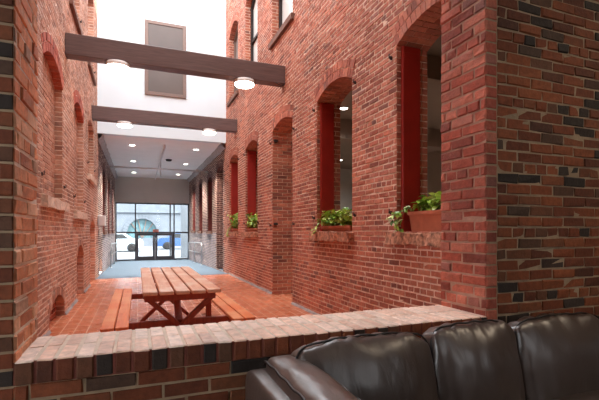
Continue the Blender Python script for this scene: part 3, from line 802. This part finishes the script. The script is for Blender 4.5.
# ------------------------------------------------------------------ beams and lamps
def beam(y, label, name='cross_beam'):
    t = MB(); t.box((XL+.001,y,4.05),(XR-.001,y+.22,4.385),0,.008)
    return tag(t.build(name, M['beam'], origin=(.76,y+.11,4.05)), label, 'beam')
beam(7.32, 'nearer dark brown box beam spanning the two brick walls')
beam(11.32, 'farther dark brown box beam in front of the white wall')
def lamp(x, y, label):
    t = empty('round_downlight', (x,y,4.05), label, 'lamp', 'round lamps under the beams')
    mb = MB(); mb.lathe((x,y,3.965), [(.175,.02),(.18,.03),(.18,.08),(.17,.085)], 40); mb.build('housing', M['housing'], t)
    mb = MB(); mb.lathe((x,y,3.955), [(.10,-.012),(.15,-.006),(.172,.008),(.176,.022)], 40); mb.build('diffuser', M['lamp'], t)
for (y, nm) in ((7.43,'nearer'),(11.43,'farther')):
    for (x, sd) in ((-.3,'left'),(1.82,'right')):
        lamp(x, y, 'round white glowing lamp under the %s beam, towards the %s wall' % (nm, sd))
mb = MB()
mb.tube([(2.38,7.31,4.055),(2.42,7.30,4.02),(2.48,7.30,4.0),(2.54,7.31,4.02),(2.565,7.33,4.06)], .007, 6)
tag(mb.build('cable', M['black'], origin=(2.5,7.31,4.0)), 'short dark cable looping under the right end of the nearer beam', 'cable')
def downlight(x, y, z, label, grp, mt='downlight', r=.11):
    t = empty('ceiling_downlight', (x,y,z), label, 'ceiling light', grp)
    mb = MB(); mb.lathe((x,y,z-.012), [(r*.8,.0),(r,.0),(r*1.02,.01),(r*.98,.012)], 28); mb.build('trim_ring', M['housing'], t)
    mb = MB(); mb.lathe((x,y,z-.018), [(r*.6,0),(r*.74,.003),(r*.76,.005)], 24); mb.build('lens', M[mt], t)
for (y, row) in ((14.3,'nearest'),(17.55,'middle'),(20.9,'farthest')):
    for (x, sd) in ((-.16,'left'),(1.84,'right')):
        downlight(x, y, ZC, 'recessed ceiling light of the low white ceiling, %s row, on the %s' % (row, sd), 'downlights in the low ceiling')
downlight(4.06, 7.83, RC, 'small ceiling light seen near the top of the second plant window from the right', 'lights in the side room', 'roomlight')
downlight(6.9, 13.6, RC, 'small ceiling light seen lower down through the second plant window from the right', 'lights in the side room', 'roomlight')
t = empty('smoke_detector', (1.12,16.7,ZC), 'small dark round detector on the low white ceiling right of the pipe', 'detector')
mb = MB(); mb.lathe((1.12,16.7,ZC-.07), [(.06,0),(.10,.01),(.11,.04),(.12,.069)], 24); mb.build('detector_body', M['dark_metal'], t)
t = empty('sprinkler_pipe', (.82,16.4,3.6), 'pale sprinkler pipe running along and across under the low ceiling', 'pipe')
mb = MB(); mb.tube([(.80,13.9,ZC-.10),(.82,21.9,ZC-.16)], .03, 10); mb.tube([(.80,13.9,ZC-.003),(.80,13.9,ZC-.12)], .03, 10); mb.build('main_pipe', M['pipe'], t)
mb = MB(); mb.tube([(XL+.02,16.4,3.62),(XR-.02,16.4,3.62)], .032, 10); mb.build('cross_pipe', M['pipe'], t)
mb = MB(); mb.tube([(.81,16.4,3.92),(.81,16.4,3.36)], .026, 10); mb.lathe((.81,16.4,3.33), [(.02,0),(.05,.01),(.05,.02),(.02,.03)], 14); mb.build('drop_pipe', M['pipe'], t)
# grey box on left wall
t = empty('electrical_box', (XL,13.0,1.45), 'light grey metal box fixed to the left brick wall past the arches', 'box')
mb = MB(); mb.box((XL+.0105,12.9,1.45),(XL+.20,13.25,1.74),0,.01); mb.build('box_body', M['greybox'], t)
mb = MB(); mb.box((XL+.03,12.885,1.47),(XL+.18,12.9,1.72),0,.004); mb.build('cover', M['greybox'], t)
# handrails by the entrance
def rail(sd, label):
    X = XR-.10 if sd > 0 else XL+.10; s_ = 1 if sd > 0 else -1
    t = empty('handrail', (X,19.5,-.2), label, 'handrail')
    mb = MB(); z = lambda y: -.215*(y-12.45)/(YF-.2-12.45)
    mb.tube([(X,17.4,z(17.4)+.55),(X,17.5,z(17.5)+.85),(X,17.7,z(17.7)+.92),(X,22.0,z(22)+.92),(X,22.15,z(22)+.86),(X,22.2,z(22)+.55)], .022, 8); mb.build('top_rail', M['steel'], t)
    mb = MB(); mb.tube([(X,17.5,z(17.5)+.5),(X,22.1,z(22.1)+.5)], .016, 8); mb.build('lower_rail', M['steel'], t)
    for y in (17.5,19.8,22.1):
        mb = MB(); mb.tube([(X,y,z(y)-.002),(X,y,z(y)+.9)], .02, 8); mb.lathe((X,y,z(y)-.004), [(.05,0),(.05,.01),(.02,.015)], 14); mb.build('post', M['steel'], t)
rail(1, 'steel handrail along the right wall of the blue ramp'); rail(-1, 'steel handrail along the left wall of the blue ramp')

# ------------------------------------------------------------------ picnic table
TX0, TX1, TY0, TY1, TZ = .045, .757, 4.04, 6.75, .74
cx = (TX0+TX1)/2
t = empty('picnic_table', (cx,(TY0+TY1)/2,0), 'reddish wooden picnic table with two attached benches on the tiled floor', 'table')
bw = (TX1-TX0-.018*4)/5
for k in range(5):
    x0 = TX0+k*(bw+.018)
    mb = MB(); mb.box((x0,TY0+R.uniform(-.008,.008),TZ-.038),(x0+bw,TY1+R.uniform(-.008,.008),TZ),0,.006); mb.build('tabletop_board', M['table_top'], t)
for side in (-1,1):
    for k in range(2):
        x0 = (cx-.475-.235 if side < 0 else cx+.475)+k*.122
        mb = MB(); mb.box((x0,TY0+R.uniform(-.01,.01),.40),(x0+.112,TY1+R.uniform(-.01,.01),.438),0,.006); mb.build('bench_board', M['bench_top'], t)
for yy, sg in ((TY0+.30, 1), (TY1-.42, -1)):
    for s_ in (-1,1):
        off = -.024 if s_ < 0 else .024
        mb = MB(); mb.bar((cx+s_*.36,yy+off,0.004),(cx-s_*.34,yy+off,TZ-.08),.045,.085,up=(0,1,0),bev=.004)
        mb.build('table_leg', M['table_leg'], t)
    mb = MB(); mb.box((cx-.72,yy+.05,.325),(cx+.72,yy+.092,.398),0,.004); mb.build('crossbeam', M['table_leg'], t)
    mb = MB(); mb.box((cx-.34,yy-.095,TZ-.125),(cx+.34,yy-.05,TZ-.039),0,.004); mb.box((cx-.34,yy+.05,TZ-.125),(cx+.34,yy+.092,TZ-.039),0,.004); mb.build('cleat', M['table_leg'], t)
    for s_ in (-1,1):
        mb = MB(); mb.box((cx+s_*.60-.04,yy+.0,0),(cx+s_*.60+.04,yy+.045,.399),0,.004); mb.build('bench_leg', M['table_leg'], t)
    mb = MB(); mb.bar((cx,yy+sg*.09,.36),(cx,yy+sg*.62,TZ-.05),.045,.07,up=(1,0,0)); mb.build('brace', M['table_leg'], t)
mb = MB(); mb.box((TX0+.02,(TY0+TY1)/2-.04,TZ-.075),(TX1-.02,(TY0+TY1)/2+.04,TZ-.039),0,.004); mb.build('cleat', M['table_leg'], t)

# ------------------------------------------------------------------ plants
def leaf(mb, p, d, up, L_, w):
    d = Vector(d).normalized(); side = d.cross(Vector(up))
    if side.length < .1: side = d.cross(Vector((1,0,0)))
    side.normalize(); nrm = side.cross(d).normalized()
    ts = [(0,.0,.0),(-.06,.55,.03),(.12,.95,.05),(.4,1.0,.04),(.7,.62,-.02),(1,0,-.14)]
    vs = []; fs = []
    for (tt, ww, hh) in ts:
        c = Vector(p)+d*(tt*L_)+nrm*(hh*L_)
        vs += [tuple(c+side*(ww*w/2)+nrm*(.18*ww*w)), tuple(c if tt >= 0 else Vector(p)+d*.02*L_), tuple(c-side*(ww*w/2)+nrm*(.18*ww*w))]
    for i in range(len(ts)-1):
        a = i*3; fs += [(a,a+1,a+4,a+3),(a+1,a+2,a+5,a+4)]
    mb.add(vs, fs, 0, True)
def plant(o, ya, yb, n, hgt, out, label, seed, trail=0, ph=.19, bias=0.0):
    rr = random.Random(seed)
    zs = o.zs+.016
    t = empty('potted_pothos', (XR+.12,(ya+yb)/2,zs), label, 'potted plant', 'plants on the window sills')
    x0, x1 = XR+.0, XR+.2
    mb = MB()     # terracotta trough, tapered, hollow
    def ring(e, z): return [(x0+e,ya+e,z),(x1-e,ya+e,z),(x1-e,yb-e,z),(x0+e,yb-e,z)]
    rows = [ring(.03,zs),ring(.012,zs+ph-.035),ring(0,zs+ph-.033),ring(0,zs+ph),ring(.015,zs+ph),ring(.022,zs+ph-.04)]
    mb.grid(rows, smooth=False, closed=True); mb.quad(*reversed(rows[0]))
    mb.build('planter', M['terracotta'], t)
    mb = MB(); mb.quad(*[(x,y,zs+ph-.03) for (x,y,_) in ring(.018,0)]); mb.build('soil', M['soil'], t)
    lf = MB(); st = MB()
    for i in range(n):
        y = rr.uniform(ya+.04, yb-.04); x = rr.uniform(x0+.04, x1-.04)
        b0 = Vector((x,y,zs+ph-.03))
        lean = Vector((rr.uniform(-1,.5)*out, rr.uniform(-.12,.12), 0))
        h = rr.uniform(.25,1)*hgt
        tip = b0+lean+Vector((0,0,h))
        mid = (b0+tip)/2+Vector((0,0,h*.18))
        st.tube([b0,mid,tip], [.004,.0035,.0025], 5)
        for q in range(3):
            d = Vector((rr.uniform(-1,.4), rr.uniform(-1,1), rr.uniform(-.5,.35)))
            leaf(lf, tip if q == 0 else mid if q == 1 else (tip+mid)/2, d, (0,0,1), rr.uniform(.07,.115), rr.uniform(.05,.085))
    for i in range(trail):
        y = yb-.03-rr.uniform(0,.1); x = x0+.02
        pts = [Vector((x,y,zs+ph-.01)), Vector((x-.05,y+rr.uniform(0,.05),zs+ph+.04))]
        ln = rr.uniform(.12,.3)
        for k in range(1,5):
            pts.append(Vector((XR-.07-rr.uniform(0,.05), y+rr.uniform(-.03,.10)+.03*k*bias, zs+ph+.02-ln*k/4)))
        st.tube(pts, .0035, 5)
        for p in pts[1:]:
            for q in range(2):
                d = Vector((rr.uniform(-1,0), rr.uniform(-1,1), rr.uniform(-.8,.1)))
                leaf(lf, p, d, (-.6,0,.8), rr.uniform(.05,.085), rr.uniform(.03,.045))
    st.build('stems', M['stem'], t); lf.build('foliage', M['leaf'], t)
plant(W1, 2.78, 3.56, 34, .19, .08, 'terracotta trough of trailing green pothos on the sill of the window nearest the sofa', 3, trail=4, ph=.20, bias=.9)
plant(W2, 4.80, 5.72, 90, .25, .12, 'bushy green pothos trough on the sill of the second window beside the tall doorway', 4, trail=1, ph=.08)
plant(W3, 9.33, 10.3, 80, .38, .14, 'green pothos trough in the first sill window beyond the tall doorway', 5, trail=0, ph=.08)
plant(W4, 11.36, 12.14, 70, .44, .15, 'green pothos trough hanging over the farthest planted window sill', 6, trail=3, ph=.08)

# ------------------------------------------------------------------ leather sofa
SX0, SX1 = .485, 3.02
SF, SB = 1.06, 2.02          # front and back y
sofa = empty('sofa', ((SX0+SX1)/2,(SF+SB)/2,0), 'dark brown leather sofa with plump back cushions in front of the low brick wall', 'sofa')
def puff(mb, c, ux, uy, uz, hx, hy, hz, p=5.0, bulge=(0,0,0), n=20, seed=0, wr=.006, fine=.0):
    """soft rounded block (superellipsoid-like cube) with bulged faces and slight folds"""
    c, ux, uy, uz = Vector(c), Vector(ux), Vector(uy), Vector(uz)
    H = (hx,hy,hz); U = (ux,uy,uz)
    for ax in range(3):
        o1, o2 = [a for a in range(3) if a != ax]
        for sg in (-1,1):
            rows = []
            for i in range(n+1):
                row = []
                for k in range(n+1):
                    q = [0,0,0]; q[ax] = sg
                    q[o1] = math.sin((-1+2*i/n)*math.pi/2)*.5+(-1+2*i/n)*.5; q[o2] = math.sin((-1+2*k/n)*math.pi/2)*.5+(-1+2*k/n)*.5
                    ln = (abs(q[0])**p+abs(q[1])**p+abs(q[2])**p)**(1/p)
                    q = [v/ln for v in q]
                    pos = c.copy()
                    for a in range(3):
                        b1, b2 = [z for z in range(3) if z != a]
                        bul = bulge[a]*(1-q[b1]**2)*(1-q[b2]**2)*(1 if q[a] > 0 else -1)*abs(q[a])**2
                        pos += U[a]*(q[a]*H[a]+bul)
                    s_ = Vector((seed*3.7, seed*1.3, 0))
                    nz = noise.noise(pos*6+s_)*wr + noise.noise(Vector((pos.x*16+pos.z*7,pos.y*9,pos.z*11))+s_)*wr*.5
                    e = max(abs(q[0])*(hx > .12), abs(q[2]))**6
                    nz += noise.noise(Vector(((pos.x)*24,pos.y*9,pos.z*6))+s_)*fine*(.3+e)
                    dv = (pos-c).normalized()
                    row.append(pos+dv*nz)
                rows.append(row)
            flip = ((sg > 0) == (ax == 1))
            if flip: rows = rows[::-1]
            mb.grid(rows)
def loop_pts(f, n=60): return [f(2*math.pi*k/n) for k in range(n)]
# base and back frame
mb = MB(); mb.box((SX0+.10,SF+.05,.06),(SX1-.1,SB-.10,.17),0,.02); mb.build('base_frame', M['leather'], sofa)
mb = MB(); puff(mb, ((SX0+SX1)/2,SB-.05,.38), (1,0,0),(0,1,0),(0,0,1),(SX1-SX0)/2-.2,.055,.28, p=12, wr=.002); mb.build('back_frame', M['leather'], sofa, recalc=True)
# arms
for (side, xo) in ((1, SX0), (-1, SX1)):
    arm = MB(); puff(arm, (xo+side*.085,(SF+SB)/2,.36),(1,0,0),(0,1,0),(0,0,1),.085,(SB-SF)/2,.275, p=9, bulge=(.008,.01,.012), n=24, seed=3, wr=.004)
    ao = arm.build('arm', M['leather'], sofa, recalc=True)
    pad = MB(); pc = (xo+side*.172,(SF+SB)/2-.015,.603)
    puff(pad, pc, (1,0,0),(0,1,0),(0,0,1), .095,(SB-SF)/2-.04,.10, p=5, bulge=(.012,.0,.022), n=26, seed=4, wr=.008, fine=.004)
    po = pad.build('arm_pad', M['leather'], sofa, recalc=True)
    pip = MB()
    for ex in (-.088,.088):
        pts = []
        for k in range(40):
            a = -1+2*k/39
            yy = pc[1]+a*((SB-SF)/2-.055)
            pts.append((pc[0]+ex*(1+.05*(1-a*a)), yy, pc[2]+.083-.03*abs(a)**8+.004*math.sin(k*.9)))
        pip.tube(pts, .006, 8)
    pp = pip.build('piping', M['piping'], po); pp.location = -Vector(sofa.location)-Vector(po.location)
# seat cushions
xs = [SX0+.25, SX0+.97, 2.02, SX1-.25]
for k in range(3):
    mb = MB(); puff(mb, ((xs[k]+xs[k+1])/2,(SF+SB-.12)/2,.255),(1,0,0),(0,1,0),(0,0,1),(xs[k+1]-xs[k])/2-.004,(SB-SF-.16)/2,.085,p=6,bulge=(0,0,.025),seed=k+10); mb.build('seat_cushion', M['leather'], sofa, recalc=True)
# back cushions
cw = [(.665,1.435,.772,.0),(1.43,2.02,.785,0),(2.02,2.80,.775,0)]
lean = math.radians(12)
for k, (xa, xb, zt, _) in enumerate(cw):
    uz = Vector((0,math.sin(lean),math.cos(lean))); uy = Vector((0,math.cos(lean),-math.sin(lean)))
    hz = .25; c = Vector(((xa+xb)/2, 1.79, zt-.015-hz*math.cos(lean)))
    mb = MB(); hx = (xb-xa)/2-.002
    puff(mb, c, (1,0,0), uy, uz, hx, .085, hz, p=6, bulge=(.0,.055,.018), n=34, seed=k+20, wr=.009, fine=.015)
    co = mb.build('back_cushion', M['leather'], sofa, recalc=True)
    def edge(a):
        ca, sa = math.cos(a), math.sin(a); p = 7
        ln = (abs(ca)**p+abs(sa)**p)**(1/p)
        q = (ca/ln, sa/ln)
        pos = c+Vector((1,0,0))*(q[0]*(hx-.004))+uz*(q[1]*(hz-.002)+.018*(1-q[0]**2)*(1 if q[1] > 0 else -1)*abs(q[1])**2)-uy*.045
        return pos+Vector((0,0,1))*.003*math.sin(a*17+k)
    pip = MB(); pip.tube(loop_pts(edge, 110), .0055, 8, closed=True)
    pp = pip.build('piping', M['piping'], co); pp.location = -Vector(sofa.location)-Vector(co.location)
for xx in (SX0+.12, SX1-.12):
    for yy in (SF+.08, SB-.08):
        mb = MB(); mb.lathe((xx,yy,0), [(.022,0),(.03,.06)], 14); mb.build('foot', M['black'], sofa)

# ------------------------------------------------------------------ light
def area(name, loc, rot, sx, sy, power, col):
    l = bpy.data.lights.new(name, 'AREA'); l.shape = 'RECTANGLE'; l.size = sx; l.size_y = sy; l.energy = power; l.color = col
    o = bpy.data.objects.new(name, l); COL.objects.link(o); o.location = loc; o.rotation_euler = rot
    return o
w = bpy.data.worlds.new('sky'); S.world = w; w.use_nodes = True
bg = w.node_tree.nodes['Background']; bg.inputs['Color'].default_value = (.90,.95,1,1); bg.inputs['Strength'].default_value = 7.4
p = area('skylight_portal', ((XL+XR)/2,(YB+YW)/2,ZT-.02), (0,0,0), XR-XL, YW-YB, 1, (1,1,1)); p.data.cycles.is_portal = True
sun = bpy.data.lights.new('sun', 'SUN'); sun.energy = 9.0; sun.angle = .02; sun.color = (1,.95,.88)
so = bpy.data.objects.new('sun', sun); COL.objects.link(so)
so.rotation_euler = Vector((-.80,.45,-.36)).to_track_quat('-Z','Y').to_euler()
def spot(loc, power, col=(1,.93,.85), cone=150):
    l = bpy.data.lights.new('down_spot', 'SPOT'); l.energy = power; l.color = col; l.spot_size = math.radians(cone); l.spot_blend = 1; l.shadow_soft_size = .09
    o = bpy.data.objects.new('down_spot', l); COL.objects.link(o); o.location = loc
area('lounge_highlight_fill', (3.8,-1.1,LC-.06), (0,0,0), .6, .6, 14, (1,.86,.70))  # unseen ceiling light without fixture, added for highlights on the sofa leather
spot((4.7,.5,LC-.3), 150, (1,.80,.58))  # unseen spot without fixture, added to wash the right front wall
area('lounge_rear_fill', (3.4,-4.18,2.7), (math.pi/2,0,0), 2.8, 1.9, 38, (.96,.97,1))  # unseen light added against the solid rear wall for broad sofa sheen
for y in (14.3,17.55,20.9):
    for x in (-.16,1.84): spot((x,y,ZC-.03), 1700, cone=104)
for (x,y) in ((4.06,7.83),(6.9,13.6),(4.6,12.0),(6.2,5.5)): spot((x,y,RC-.03), 190)

# ------------------------------------------------------------------ camera
cam = bpy.data.cameras.new('camera'); co = bpy.data.objects.new('camera', cam); COL.objects.link(co)
f = 415.0
cam.sensor_width = 36; cam.lens = f*36/599
cam.shift_y = 31/599
co.location = (0,0,CAMZ); co.rotation_euler = (math.pi/2,0,-math.atan(162/f))
cam.clip_start = .02; cam.clip_end = 300
S.camera = co
S.view_settings.view_transform = 'Standard'; S.view_settings.look = 'None'; S.view_settings.gamma = 1
S.view_settings.use_curve_mapping = False; S.view_settings.exposure = 0.0
S.cycles.use_denoising = True
S.cycles.max_bounces = 10; S.cycles.diffuse_bounces = 6; S.cycles.caustics_reflective = False; S.cycles.caustics_refractive = False
S.cycles.sample_clamp_indirect = 6
